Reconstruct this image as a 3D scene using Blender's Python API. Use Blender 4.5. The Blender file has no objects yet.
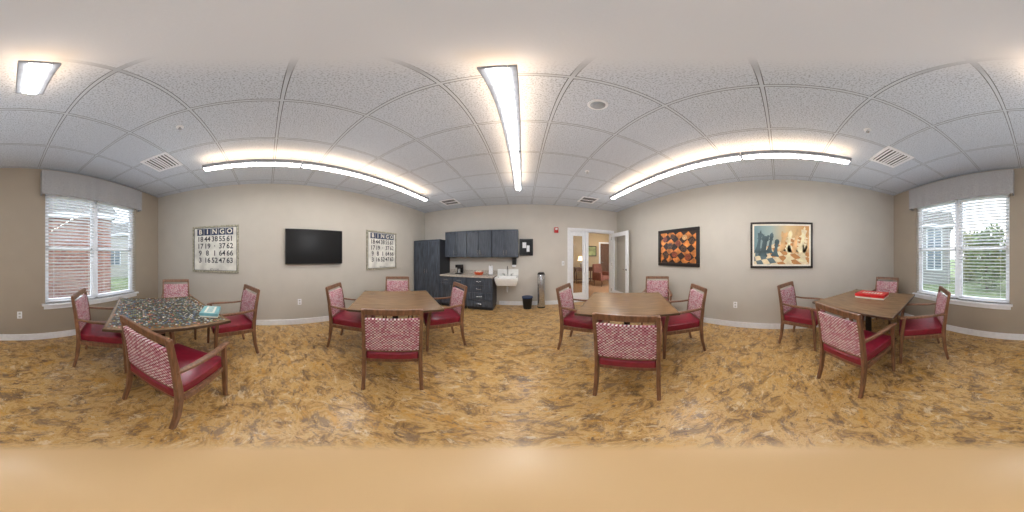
import bpy, bmesh, math, random
from mathutils import Vector, Matrix
random.seed(7)
S = bpy.context.scene
COL = S.collection
A, B, D, E = 3.0, 2.82, 4.35, 2.38      # left, right, front, back wall distances
HC, H = 1.353, 2.78                      # camera height, ceiling height
R = math.radians

# ---------------------------------------------------------------- materials
def lin(c):
    return tuple(((v/255)/12.92 if v/255 <= .04045 else ((v/255+.055)/1.055)**2.4) for v in c) + (1,)
def newmat(name):
    m = bpy.data.materials.new(name); m.use_nodes = True
    nt = m.node_tree
    return m, nt, nt.nodes['Principled BSDF']
def N(nt, t, **kw):
    n = nt.nodes.new(t)
    for k, v in kw.items(): setattr(n, k, v)
    return n
def ramp(nt, stops, interp='LINEAR'):
    r = nt.nodes.new('ShaderNodeValToRGB'); r.color_ramp.interpolation = interp
    el = r.color_ramp.elements
    el[0].position, el[0].color = stops[0][0], lin(stops[0][1])
    el[1].position, el[1].color = stops[1][0], lin(stops[1][1])
    for p, c in stops[2:]:
        e = el.new(p); e.color = lin(c)
    return r
def plain(name, c, rough=.5, metal=0, var=.06, scale=20, stretch=(1,1,1), bump=0, spec=.5):
    m, nt, bs = newmat(name)
    tc = N(nt, 'ShaderNodeTexCoord'); mp = N(nt, 'ShaderNodeMapping'); mp.inputs['Scale'].default_value = stretch
    nz = N(nt, 'ShaderNodeTexNoise'); nz.inputs['Scale'].default_value = scale; nz.inputs['Detail'].default_value = 4
    nt.links.new(tc.outputs['Object'], mp.inputs[0]); nt.links.new(mp.outputs[0], nz.inputs['Vector'])
    lo = tuple(max(0, v*(1-var)) for v in c); hi = tuple(min(255, v*(1+var)) for v in c)
    r = ramp(nt, [(.3, lo), (.7, hi)])
    nt.links.new(nz.outputs['Fac'], r.inputs[0]); nt.links.new(r.outputs[0], bs.inputs['Base Color'])
    bs.inputs['Roughness'].default_value = rough; bs.inputs['Metallic'].default_value = metal
    bs.inputs['Specular IOR Level'].default_value = spec
    if bump:
        b = N(nt, 'ShaderNodeBump'); b.inputs['Strength'].default_value = bump; b.inputs['Distance'].default_value = .002
        nt.links.new(nz.outputs['Fac'], b.inputs['Height']); nt.links.new(b.outputs[0], bs.inputs['Normal'])
    return m
def emis(name, c, s):
    m, nt, bs = newmat(name)
    bs.inputs['Base Color'].default_value = lin(c)
    bs.inputs['Emission Color'].default_value = lin(c); bs.inputs['Emission Strength'].default_value = s
    return m
def glassmat():
    m, nt, bs = newmat('window_glass'); nt.nodes.remove(bs)
    out = nt.nodes['Material Output']
    t = N(nt, 'ShaderNodeBsdfTransparent'); g = N(nt, 'ShaderNodeBsdfGlossy'); g.inputs['Roughness'].default_value = .03
    mx = N(nt, 'ShaderNodeMixShader'); mx.inputs[0].default_value = .05
    nt.links.new(t.outputs[0], mx.inputs[1]); nt.links.new(g.outputs[0], mx.inputs[2]); nt.links.new(mx.outputs[0], out.inputs[0])
    return m

def radial_mask(nt, vec, r0, r1):
    s = N(nt, 'ShaderNodeSeparateXYZ'); nt.links.new(vec, s.inputs[0])
    c = N(nt, 'ShaderNodeCombineXYZ'); nt.links.new(s.outputs[0], c.inputs[0]); nt.links.new(s.outputs[1], c.inputs[1])
    l = N(nt, 'ShaderNodeVectorMath', operation='LENGTH'); nt.links.new(c.outputs[0], l.inputs[0])
    mr = N(nt, 'ShaderNodeMapRange', interpolation_type='SMOOTHSTEP')
    mr.inputs[1].default_value = r0; mr.inputs[2].default_value = r1
    nt.links.new(l.outputs['Value'], mr.inputs[0])
    return mr.outputs[0], s
def mixc(nt, fac, a, b):
    m = N(nt, 'ShaderNodeMix', data_type='RGBA')
    if isinstance(fac, (int, float)): m.inputs[0].default_value = fac
    else: nt.links.new(fac, m.inputs[0])
    for i, v in ((6, a), (7, b)):
        if isinstance(v, tuple): m.inputs[i].default_value = v
        else: nt.links.new(v, m.inputs[i])
    return m.outputs[2]

def floormat():
    m, nt, bs = newmat('mottled_floor')
    tc = N(nt, 'ShaderNodeTexCoord'); P = tc.outputs['Object']
    def noise(rot, sc, scale, detail, rough, dist, loc=(0, 0, 0)):
        mp = N(nt, 'ShaderNodeMapping'); mp.inputs['Rotation'].default_value = (0, 0, R(rot)); mp.inputs['Scale'].default_value = sc; mp.inputs['Location'].default_value = loc
        nt.links.new(P, mp.inputs[0])
        n = N(nt, 'ShaderNodeTexNoise'); n.inputs['Scale'].default_value = scale; n.inputs['Detail'].default_value = detail
        n.inputs['Roughness'].default_value = rough; n.inputs['Distortion'].default_value = dist
        nt.links.new(mp.outputs[0], n.inputs['Vector']); return n.outputs['Fac']
    def thr(f, a, b, k):
        mr = N(nt, 'ShaderNodeMapRange'); mr.inputs[1].default_value = a; mr.inputs[2].default_value = b; mr.inputs[4].default_value = k
        nt.links.new(f, mr.inputs[0]); return mr.outputs[0]
    big = noise(20, (1, 1.3, 1), 5.2, 13, .80, .7)
    r1 = ramp(nt, [(.36, (104, 80, 56)), (.43, (148, 116, 74)), (.48, (188, 146, 84)), (.53, (206, 172, 120)), (.59, (190, 144, 70)), (.68, (216, 192, 150))])
    nt.links.new(big, r1.inputs[0])
    c = r1.outputs[0]
    c = mixc(nt, thr(noise(-50, (1, 1.8, 1), 6.4, 13, .80, .7, (4, 2, 0)), .535, .565, .75), c, lin((128, 106, 86)))
    c = mixc(nt, thr(noise(65, (1, 1.6, 1), 7.5, 13, .80, .7, (9, 5, 0)), .56, .59, .75), c, lin((218, 198, 162)))
    c = mixc(nt, thr(noise(40, (1, 1.5, 1), 4.4, 13, .80, .6, (1, 9, 0)), .55, .595, .7), c, lin((202, 150, 66)))
    c = mixc(nt, thr(noise(10, (1, 2.0, 1), 10, 12, .82, .7, (2, 7, 0)), .565, .60, .8), c, lin((84, 62, 48)))
    k, _ = radial_mask(nt, P, .52, .64)
    c = mixc(nt, k, lin((214, 180, 132)), c)
    nt.links.new(c, bs.inputs['Base Color'])
    bs.inputs['Roughness'].default_value = .28; bs.inputs['Specular IOR Level'].default_value = .5
    return m
def ceilmat():
    m, nt, bs = newmat('ceiling_tiles')
    tc = N(nt, 'ShaderNodeTexCoord'); P = tc.outputs['Object']
    k, sep = radial_mask(nt, P, .50, .78)
    def line(sock, off, w):
        a = N(nt, 'ShaderNodeMath', operation='ADD'); a.inputs[1].default_value = off + 61.0; nt.links.new(sock, a.inputs[0])
        d = N(nt, 'ShaderNodeMath', operation='DIVIDE'); d.inputs[1].default_value = .61; nt.links.new(a.outputs[0], d.inputs[0])
        f = N(nt, 'ShaderNodeMath', operation='FRACT'); nt.links.new(d.outputs[0], f.inputs[0])
        s = N(nt, 'ShaderNodeMath', operation='SUBTRACT'); s.inputs[1].default_value = .5; nt.links.new(f.outputs[0], s.inputs[0])
        ab = N(nt, 'ShaderNodeMath', operation='ABSOLUTE'); nt.links.new(s.outputs[0], ab.inputs[0])
        outs = []
        for ww in w:
            g = N(nt, 'ShaderNodeMath', operation='GREATER_THAN'); g.inputs[1].default_value = .5 - ww/.61; nt.links.new(ab.outputs[0], g.inputs[0]); outs.append(g.outputs[0])
        return outs
    lx = line(sep.outputs[0], .09 + .305, (.010, .015)); ly = line(sep.outputs[1], -.09, (.010, .015))
    def mx(a, b):
        q = N(nt, 'ShaderNodeMath', operation='MAXIMUM'); nt.links.new(a, q.inputs[0]); nt.links.new(b, q.inputs[1])
        z = N(nt, 'ShaderNodeMath', operation='MULTIPLY'); nt.links.new(q.outputs[0], z.inputs[0]); nt.links.new(k, z.inputs[1])
        return z.outputs[0]
    bar = mx(lx[0], ly[0]); edge = mx(lx[1], ly[1])
    v = N(nt, 'ShaderNodeTexNoise'); v.inputs['Scale'].default_value = 95; v.inputs['Detail'].default_value = 3
    nt.links.new(P, v.inputs['Vector'])
    r = ramp(nt, [(.34, (158, 167, 178)), (.5, (210, 218, 229))]); nt.links.new(v.outputs['Fac'], r.inputs[0])
    c = mixc(nt, k, lin((222, 226, 232)), r.outputs[0])
    c = mixc(nt, edge, c, lin((92, 98, 106)))
    c = mixc(nt, bar, c, lin((204, 212, 222)))
    nt.links.new(c, bs.inputs['Base Color']); bs.inputs['Roughness'].default_value = .9
    b = N(nt, 'ShaderNodeBump'); b.inputs['Strength'].default_value = .15; b.inputs['Distance'].default_value = .003
    nt.links.new(v.outputs['Fac'], b.inputs['Height']); nt.links.new(b.outputs[0], bs.inputs['Normal'])
    return m
def weave(name, cell=.014):
    """small woven check: alternating pale and burgundy cells with random tints"""
    m, nt, bs = newmat(name)
    tc = N(nt, 'ShaderNodeTexCoord')
    sn = N(nt, 'ShaderNodeVectorMath', operation='SNAP'); sn.inputs[1].default_value = (cell, 10, cell)
    nt.links.new(tc.outputs['Object'], sn.inputs[0])
    ad = N(nt, 'ShaderNodeVectorMath', operation='MULTIPLY'); ad.inputs[1].default_value = (1, 0, 1); nt.links.new(sn.outputs[0], ad.inputs[0])
    w = N(nt, 'ShaderNodeTexWhiteNoise', noise_dimensions='3D'); nt.links.new(ad.outputs[0], w.inputs[0])
    dk = ramp(nt, [(0, (150, 66, 86)), (.35, (172, 92, 110)), (.7, (136, 48, 70))], 'CONSTANT')
    lt = ramp(nt, [(0, (218, 194, 198)), (.4, (234, 220, 218)), (.75, (200, 150, 160))], 'CONSTANT')
    nt.links.new(w.outputs['Value'], dk.inputs[0]); nt.links.new(w.outputs['Value'], lt.inputs[0])
    ck = N(nt, 'ShaderNodeTexChecker'); ck.inputs['Scale'].default_value = 1/cell
    o2 = N(nt, 'ShaderNodeVectorMath', operation='MULTIPLY'); o2.inputs[1].default_value = (1, 0, 1); nt.links.new(tc.outputs['Object'], o2.inputs[0])
    o3 = N(nt, 'ShaderNodeVectorMath', operation='ADD'); o3.inputs[1].default_value = (0, cell/2, 0); nt.links.new(o2.outputs[0], o3.inputs[0])
    nt.links.new(o3.outputs[0], ck.inputs['Vector'])
    c = mixc(nt, ck.outputs['Fac'], dk.outputs[0], lt.outputs[0])
    nt.links.new(c, bs.inputs['Base Color'])
    bs.inputs['Roughness'].default_value = .85
    return m
def brickmat():
    m, nt, bs = newmat('red_brick')
    tc = N(nt, 'ShaderNodeTexCoord'); mp = N(nt, 'ShaderNodeMapping'); mp.inputs['Rotation'].default_value = (R(90), 0, 0)
    nt.links.new(tc.outputs['Object'], mp.inputs[0])
    b = N(nt, 'ShaderNodeTexBrick'); b.inputs['Scale'].default_value = 2.2
    b.inputs['Color1'].default_value = lin((160, 112, 98)); b.inputs['Color2'].default_value = lin((130, 86, 76)); b.inputs['Mortar'].default_value = lin((172, 158, 150))
    nt.links.new(mp.outputs[0], b.inputs['Vector']); nt.links.new(b.outputs[0], bs.inputs['Base Color']); bs.inputs['Roughness'].default_value = .9
    return m

M = dict(
 floor=floormat(), ceil=ceilmat(),
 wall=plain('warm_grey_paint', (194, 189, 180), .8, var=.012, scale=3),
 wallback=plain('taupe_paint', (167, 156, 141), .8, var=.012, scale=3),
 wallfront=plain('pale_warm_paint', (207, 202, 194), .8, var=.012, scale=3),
 white=plain('white_trim', (240, 242, 246), .45, var=.02),
 wood=plain('brown_wood', (122, 86, 63), .34, var=.18, scale=9, stretch=(6, 6, 1)),
 tabletop=plain('walnut_laminate', (130, 101, 72), .26, var=.12, scale=5, stretch=(1, 9, 1)),
 tableedge=plain('dark_table_edge', (80, 60, 44), .4),
 darkmetal=plain('dark_bronze_metal', (46, 40, 38), .4, .6),
 vinyl=plain('burgundy_vinyl', (130, 28, 48), .28, var=.08),
 fabric=weave('burgundy_weave'),
 cab=plain('blue_grey_cabinet_wood', (64, 71, 82), .45, var=.28, scale=5, stretch=(10, 10, .8)),
 cabdark=plain('charcoal_edge', (42, 44, 50), .5),
 steel=plain('brushed_steel', (196, 198, 200), .24, .9),
 chrome=plain('chrome', (220, 222, 225), .12, 1, var=.02),
 granite=plain('speckled_granite', (176, 168, 158), .25, var=.35, scale=90),
 porcelain=plain('white_porcelain', (242, 242, 240), .15, var=.01),
 black=plain('black_plastic', (16, 16, 18), .4),
 screen=plain('black_screen', (9, 9, 11), .4, var=.02, spec=.25),
 red=plain('red_plastic', (190, 26, 24), .4),
 redbox=plain('red_card', (200, 36, 38), .4),
 cream=plain('cream_card', (232, 228, 214), .7, var=.03),
 aged=plain('aged_poster_face', (218, 217, 210), .7, var=.10, scale=5),
 ink=plain('dark_ink', (50, 52, 60), .7),
 slateblue=plain('poster_blue', (48, 60, 88), .7, var=.1),
 taupe=plain('distressed_frame', (160, 156, 138), .6, var=.25, scale=30),
 blackframe=plain('black_frame', (30, 22, 20), .35),
 valance=plain('grey_linen', (166, 166, 168), .9, var=.14, scale=140),
 blind=plain('white_blind', (244, 246, 250), .5, var=.01),
 glass=glassmat(),
 lamp=emis('lit_diffuser', (252, 249, 244), 27.0), lampup=emis('lit_uplight', (255, 220, 182), 8.0),
 housing=plain('grey_aluminium', (158, 162, 170), .5, 0),
 brick=brickmat(),
 siding=plain('grey_siding', (150, 150, 148), .8, var=.06, scale=3, stretch=(.2, .2, 8)),
 palesiding=plain('pale_siding', (182, 180, 174), .8, var=.06, scale=3, stretch=(.2, .2, 8)),
 roof=plain('grey_shingle', (104, 102, 100), .9, var=.15, scale=12),
 leaf=plain('green_leaf', (118, 136, 90), .7, var=.3, scale=3),
 leaf2=plain('olive_leaf', (146, 152, 106), .7, var=.3, scale=3),
 bark=plain('bark', (76, 62, 50), .9, var=.2),
 grass=plain('lawn_grass', (116, 130, 92), .95, var=.2, scale=6),
 teal=plain('teal_card', (120, 176, 184), .5),
 blue=plain('blue_liner', (40, 60, 96), .5),
 orange=plain('orange_plastic', (205, 88, 48), .5),
 hallwall=plain('hall_beige_paint', (190, 168, 136), .8, var=.02),
 halldoor=plain('brown_door_wood', (104, 72, 50), .45, var=.15, scale=6, stretch=(5, 5, 1)),
 hallcloth=plain('brown_upholstery', (128, 78, 62), .8, var=.15),
 shade=emis('lit_lampshade', (255, 226, 176), 2.5),
)

# ---------------------------------------------------------------- helpers
def box(bm, x0, x1, y0, y1, z0, z1, mi=0):
    v = [bm.verts.new((x, y, z)) for z in (z0, z1) for x, y in ((x0, y0), (x1, y0), (x1, y1), (x0, y1))]
    for f in ((3, 2, 1, 0), (4, 5, 6, 7), (0, 1, 5, 4), (1, 2, 6, 5), (2, 3, 7, 6), (3, 0, 4, 7)):
        bm.faces.new([v[i] for i in f]).material_index = mi
def BM(*boxes):
    bm = bmesh.new()
    for b in boxes: box(bm, *b)
    return bm
def cyl(bm, c, r, h, axis='z', seg=28, r2=None):
    r2 = r if r2 is None else r2
    rot = {'z': Matrix(), 'y': Matrix.Rotation(R(-90), 4, 'X'), 'x': Matrix.Rotation(R(90), 4, 'Y')}[axis]
    bmesh.ops.create_cone(bm, cap_ends=True, segments=seg, radius1=r, radius2=r2, depth=h,
        matrix=Matrix.Translation(c) @ rot @ Matrix.Translation((0, 0, h/2)))
    return bm
def sweep(bm, pts, sizes, ref=(1, 0, 0)):
    rings = []; n = len(pts); pts = [Vector(p) for p in pts]; ref = Vector(ref)
    if not isinstance(sizes, list): sizes = [sizes]*n
    for i, p in enumerate(pts):
        t = (pts[min(i+1, n-1)] - pts[max(i-1, 0)]).normalized()
        nn = t.cross(ref).normalized(); rr = nn.cross(t).normalized()
        w, d = sizes[i]
        rings.append([bm.verts.new(p + rr*w/2*a + nn*d/2*b) for a, b in ((-1, -1), (1, -1), (1, 1), (-1, 1))])
    for i in range(n-1):
        for k in range(4):
            bm.faces.new((rings[i][k], rings[i][(k+1) % 4], rings[i+1][(k+1) % 4], rings[i+1][k]))
    bm.faces.new(rings[0][::-1]); bm.faces.new(rings[-1])
    return bm
def tube(bm, pts, r, seg=10):
    pts = [Vector(p) for p in pts]; n = len(pts); rings = []
    for i, p in enumerate(pts):
        t = (pts[min(i+1, n-1)] - pts[max(i-1, 0)]).normalized()
        a = t.orthogonal().normalized()
        if abs(t.x) < .9: a = (Vector((1, 0, 0)) - t*t.x).normalized()
        b = t.cross(a)
        rings.append([bm.verts.new(p + (a*math.cos(q) + b*math.sin(q))*r) for q in [2*math.pi*k/seg for k in range(seg)]])
    for i in range(n-1):
        for k in range(seg): bm.faces.new((rings[i][k], rings[i][(k+1) % seg], rings[i+1][(k+1) % seg], rings[i+1][k]))
    bm.faces.new(rings[0][::-1]); bm.faces.new(rings[-1]); return bm
def make(name, bm, mats, parent=None, bevel=0, smooth=False, seg=2, loc=None):
    bmesh.ops.recalc_face_normals(bm, faces=bm.faces)
    me = bpy.data.meshes.new(name); bm.to_mesh(me); bm.free()
    for m in (mats if isinstance(mats, (list, tuple)) else [mats]): me.materials.append(M[m] if isinstance(m, str) else m)
    o = bpy.data.objects.new(name, me); COL.objects.link(o)
    if parent: o.parent = parent
    if loc: o.location = loc
    if smooth:
        for p in me.polygons: p.use_smooth = True
    if bevel:
        b = o.modifiers.new('bevel', 'BEVEL'); b.width = bevel; b.segments = seg; b.limit_method = 'ANGLE'
    return o
def tag(o, label, cat, group=None, kind=None):
    o['label'] = label; o['category'] = cat
    if group: o['group'] = group
    if kind: o['kind'] = kind
    return o
def thing(name, label, cat, loc=(0, 0, 0), rz=0, group=None, kind=None):
    o = bpy.data.objects.new(name, None); COL.objects.link(o); o.empty_display_size = .1
    o.location = loc; o.rotation_euler = (0, 0, rz)
    return tag(o, label, cat, group, kind)
def copytree(o, parent=None):
    c = o.copy(); COL.objects.link(c)
    if parent: c.parent = parent
    for ch in [x for x in bpy.data.objects if x.parent == o]: copytree(ch, c)
    return c
def struct(name, bm, mat, label, cat, parent=None, bevel=0):
    o = make(name, bm, mat, parent, bevel)
    return tag(o, label, cat, kind='structure')

_tc = {}
def text_into(bm, s, cx, cz, size, y, off=.0, wide=1.0, mi=0):
    if (s, off) not in _tc:
        cu = bpy.data.curves.new('t', 'FONT'); cu.body = s; cu.size = 1; cu.offset = off; cu.align_x = 'CENTER'; cu.align_y = 'CENTER'; cu.resolution_u = 3
        ob = bpy.data.objects.new('t', cu); COL.objects.link(ob)
        bpy.context.view_layer.update(); dg = bpy.context.evaluated_depsgraph_get()
        me = bpy.data.meshes.new_from_object(ob.evaluated_get(dg))
        vs = [v.co.copy() for v in me.vertices]; fs = [list(p.vertices) for p in me.polygons]
        bpy.data.objects.remove(ob); bpy.data.curves.remove(cu); bpy.data.meshes.remove(me)
        _tc[(s, off)] = (vs, fs)
    vs, fs = _tc[(s, off)]
    nv = [bm.verts.new((cx + v.x*size*wide, y, cz + v.y*size)) for v in vs]
    for f in fs:
        try: bm.faces.new([nv[i] for i in f]).material_index = mi
        except ValueError: pass
def poly(bm, pts, y, mi=0, t=.0015):
    f = [bm.verts.new((x, y, z)) for x, z in pts]; b = [bm.verts.new((x, y+t, z)) for x, z in pts]
    bm.faces.new(f).material_index = mi; bm.faces.new(b[::-1]).material_index = mi
    n = len(pts)
    for i in range(n): bm.faces.new((f[i], b[i], b[(i+1) % n], f[(i+1) % n])).material_index = mi

# ---------------------------------------------------------------- room shell
T = .16
struct('floor', BM((-A-T, B+T, -E-T, D+T, -.1, 0)), 'floor', 'mottled ochre and brown sheet floor of the games room', 'floor')
struct('ceiling', BM((-A-T, B+T, -E-T, D+T, H, H+.1)), 'ceil', 'suspended ceiling of square speckled white tiles', 'ceiling')
struct('wall_left', BM((-A-T, -A, -E-T, D+T, 0, H)), 'wall', 'warm grey wall carrying the television', 'wall')
struct('wall_right', BM((B, B+T, -E-T, D+T, 0, H)), 'wall', 'warm grey wall carrying two game paintings', 'wall')
W1 = (-2.27, -.50); W2 = (.38, 2.15); WZ = (.62, 2.36)
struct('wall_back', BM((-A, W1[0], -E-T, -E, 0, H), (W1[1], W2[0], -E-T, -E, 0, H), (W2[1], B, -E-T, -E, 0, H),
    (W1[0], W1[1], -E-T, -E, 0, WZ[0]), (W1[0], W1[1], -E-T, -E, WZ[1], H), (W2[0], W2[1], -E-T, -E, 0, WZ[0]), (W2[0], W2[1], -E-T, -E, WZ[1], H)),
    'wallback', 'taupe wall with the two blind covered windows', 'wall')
DX0, DXM, DX1, DZ = 1.27, 1.80, 2.63, 2.08
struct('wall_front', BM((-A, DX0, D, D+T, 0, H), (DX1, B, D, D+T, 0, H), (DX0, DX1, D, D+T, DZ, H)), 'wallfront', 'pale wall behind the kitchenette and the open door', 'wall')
for side, b in (('left', (-A, -A+.015, -E, D-.6, 0, .115)), ('right', (B-.015, B, -E, D, 0, .115)), ('back', (-A+.015, B-.015, -E, -E+.015, 0, .115)), ('front', (-.65, DX0-.07, D-.015, D, 0, .115))):
    struct('baseboard_'+side, BM(b), 'white', 'white baseboard along the %s wall' % side, 'baseboard', bevel=.004)

BLAB = {(-1, 0): 'in the brick view window, half nearer the left corner', (1, 0): 'in the brick view window, half nearer the wall middle',
        (-1, 1): 'in the tree view window, half nearer the wall middle', (1, 1): 'in the tree view window, half nearer the painting wall'}
for i, (wx, what) in enumerate(((W1, 'with a brick building outside'), (W2, 'with a grey house and trees outside'))):
    x0, x1 = wx; z0, z1 = WZ; xm = (x0+x1)/2
    w = thing('window_%d' % (i+1), 'white framed double window %s' % what, 'window', (xm, -E, 0), kind='structure')
    h = (x1-x0)/2
    f = .045
    make('window_frame', BM((-h, h, -.15, -.09, z0, z0+f), (-h, h, -.15, -.09, z1-f, z1), (-h, -h+f, -.15, -.09, z0+f, z1-f), (h-f, h, -.15, -.09, z0+f, z1-f), (-.04, .04, -.15, -.09, z0+f, z1-f)), 'white', w, .004)
    for s in (-1, 1):
        xa, xb = sorted((s*.04, s*(h-f)))
        sh = make('sash', BM((xa, xb, -.14, -.10, 1.44, 1.49), (xa, xa+.03, -.14, -.10, z0+f, z1-f), (xb-.03, xb, -.14, -.10, z0+f, z1-f)), 'white', w, .003)
        make('pane', BM((xa, xb, -.123, -.118, z0+f, z1-f)), 'glass', sh)
    make('window_sill', BM((-h-.05, h+.05, -.09, .05, z0-.03, z0), (-h-.02, h+.02, .0, .018, z0-.09, z0-.03)), 'white', w, .005)
    for s in (-1, 1):
        xa, xb = sorted((s*.025, s*(h-.012)))
        b = thing('window_blind', 'white slat blind ' + BLAB[(s, i)], 'blind', (xm, -E, 0), group='slat blinds in the windows')
        make('headrail', BM((xa, xb, -.075, -.02, z1-.05, z1-.002)), 'blind', b, .003)
        bm = bmesh.new(); z = z0+.05
        while z < z1-.06:
            sweep(bm, [(xa+.004, -.047, z), (xb-.004, -.047, z)], (.046, .003), ref=(0, math.cos(R(19)), math.sin(R(19))))
            z += .052
        make('slats', bm, 'blind', b)
        make('bottom_rail', BM((xa, xb, -.07, -.025, z0+.006, z0+.024)), 'blind', b, .003)
        bm = bmesh.new()
        for q in (.15, .85): tube(bm, [(xa+(xb-xa)*q, -.024, z0+.02), (xa+(xb-xa)*q, -.024, z1-.04)], .0022, 6)
        make('cord', bm, 'blind', b)
    bm = bmesh.new(); n = 60; zt, zb = 2.70, 2.28; hh = h+.07
    rows = []
    for kz in range(9):
        zz = zt + (zb-zt)*kz/8
        rows.append([bm.verts.new((-hh+2*hh*k/n, .115+.006*math.sin(k*1.1)*kz/8, zz)) for k in range(n+1)])
    for a in range(8):
        for k in range(n): bm.faces.new((rows[a][k], rows[a][k+1], rows[a+1][k+1], rows[a+1][k]))
    box(bm, -hh, -hh+.012, .002, .113, zb, zt); box(bm, hh-.012, hh, .002, .113, zb, zt)
    v = thing('valance', 'grey linen valance above the %s' % ('brick view window' if i == 0 else 'tree view window'), 'valance', (xm, -E, 0), group='window valances')
    fc = make('fabric_face', bm, 'valance', v, smooth=False)
    sd = fc.modifiers.new('s', 'SOLIDIFY'); sd.thickness = .006
    make('mounting_board', BM((-hh+.013, hh-.013, .002, .105, zt-.02, zt-.002)), 'white', v)

struct('trim_1', BM((DX0-.065, DX0, D-.02, D, 0, DZ+.065), (DX1, DX1+.065, D-.02, D, 0, DZ+.065), (DX0, DX1, D-.02, D, DZ, DZ+.065),
    (DX0, DX0+.03, D, D+T, 0, DZ), (DX1-.02, DX1, D, D+T, 0, DZ), (DX0+.03, DX1-.02, D, D+T, DZ-.03, DZ), (DXM-.04, DXM+.04, D, D+T, 0, DZ-.03)), 'white', 'white casing around the doorway and its side panel', 'door frame', bevel=.004)
sl = thing('door_2', 'fixed white glazed leaf beside the open doorway', 'door', (0, D, 0), kind='structure')
x0, x1 = DX0+.03, DXM-.04
make('leaf_frame', BM((x0, x0+.09, .05, .09, 0, DZ-.03), (x1-.09, x1, .05, .09, 0, DZ-.03), (x0+.09, x1-.09, .05, .09, 0, .28), (x0+.09, x1-.09, .05, .09, DZ-.15, DZ-.03)), 'white', sl, .004)
make('pane', BM((x0+.09, x1-.09, .068, .073, .28, DZ-.15)), 'glass', sl)
dl = thing('door_1', 'white glazed door swung open into the room', 'door', (DX1-.005, D-.03, 0), kind='structure')
make('door_leaf', BM((-.022, .022, -.82, -.71, .01, DZ-.035), (-.022, .022, -.11, 0, .01, DZ-.035), (-.022, .022, -.71, -.11, .01, .30), (-.022, .022, -.71, -.11, 1.93, DZ-.035)), 'white', dl, .003)
make('pane', BM((-.004, .004, -.71, -.11, .30, 1.93)), 'glass', dl)
bm = bmesh.new(); cyl(bm, (-.03, -.76, .98), .026, .012, 'x'); tube(bm, [(-.03, -.76, .98), (-.062, -.76, .98), (-.062, -.65, .98)], .009)
make('door_handle', bm, 'steel', dl)
for z in (.25, 1.05, 1.85):
    bm = bmesh.new(); cyl(bm, (-.026, .004, z), .009, .09); make('hinge', bm, 'steel', dl)

# ---------------------------------------------------------------- hallway beyond the door
y0, y1, xa, xb = D+T, 8.2, -.2, 6.2
struct('floor_hallway', BM((xa, xb, y0, y1, -.1, 0)), plain('hall_carpet', (150, 112, 80), .9, var=.15), 'brown hallway floor beyond the doorway', 'floor')
struct('ceiling_hallway', BM((xa, xb, y0, y1, H, H+.1)), 'cream', 'hallway ceiling beyond the doorway', 'ceiling')
struct('wall_hallway_end', BM((xa, xb, y1, y1+.1, 0, H)), 'hallwall', 'beige end wall of the hallway', 'wall')
struct('wall_hallway_left', BM((xa-.1, xa, y0, y1, 0, H)), 'hallwall', 'beige left wall of the hallway', 'wall')
struct('wall_hallway_right', BM((xb, xb+.1, y0, y1, 0, H)), 'hallwall', 'beige right wall of the hallway', 'wall')
d = thing('door_3', 'brown wood door at the end of the hallway', 'door', (4.55, y1, 0), kind='structure')
dd = make('door_leaf', BM((-.36, .36, -.05, -.005, 0, 2.05), (-.26, .26, -.062, -.05, 1.15, 1.9), (-.26, .26, -.062, -.05, .2, .95)), 'halldoor', d, .006)
bm = bmesh.new(); cyl(bm, (-.3, -.1, 1.0), .02, .05, 'y'); make('door_knob', bm, 'steel', dd)
make('casing', BM((-.46, -.37, -.03, -.002, 0, 2.14), (.37, .46, -.03, -.002, 0, 2.14), (-.37, .37, -.03, -.002, 2.06, 2.14)), 'white', d)
c = thing('console_table', 'dark wooden console table standing in the hallway', 'table', (2.95, 7.6, 0))
make('tabletop', BM((-.5, .5, -.2, .2, .76, .80)), 'halldoor', c, .006)
make('apron', BM((-.46, .46, -.17, .17, .60, .76)), 'halldoor', c)
make('shelf', BM((-.43, .43, -.16, .16, .18, .21)), 'halldoor', c)
for sx in (-.44, .44):
    for sy in (-.15, .15): make('leg', sweep(bmesh.new(), [(sx, sy, 0), (sx, sy, .68)], [(.03, .03), (.05, .05)]), 'halldoor', c)
l = thing('table_lamp', 'lit table lamp on the hallway console', 'lamp', (2.8, 7.6, .80))
bm = bmesh.new(); cyl(bm, (0, 0, 0), .07, .02); cyl(bm, (0, 0, .02), .03, .14, r2=.05); cyl(bm, (0, 0, .16), .05, .1, r2=.015); cyl(bm, (0, 0, .26), .008, .1)
make('base', bm, 'steel', l)
bm = bmesh.new(); cyl(bm, (0, 0, .32), .16, .22, r2=.11); make('lamp_shade', bm, 'shade', l)
ac = thing('upholstered_armchair', 'brown upholstered armchair in the hallway beyond the doorway', 'armchair', (3.45, 6.6, 0), R(20))
make('seat', BM((-.26, .26, -.30, .26, .28, .46)), 'hallcloth', ac, .04, True, 4)
make('backrest', sweep(bmesh.new(), [(0, .24, .40), (0, .29, .70), (0, .34, .98)], [(.56, .10), (.58, .11), (.50, .09)]), 'hallcloth', ac, .03, True, 4)
for s_ in (-1, 1):
    make('armrest', BM((s_*.31-.05, s_*.31+.05, -.28, .28, .26, .62)), 'hallcloth', ac, .03, True, 4)
    for q in (-.22, .22): make('leg', sweep(bmesh.new(), [(s_*.27, q, 0), (s_*.25, q, .27)], [(.025, .025), (.045, .045)]), 'halldoor', ac)
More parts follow.
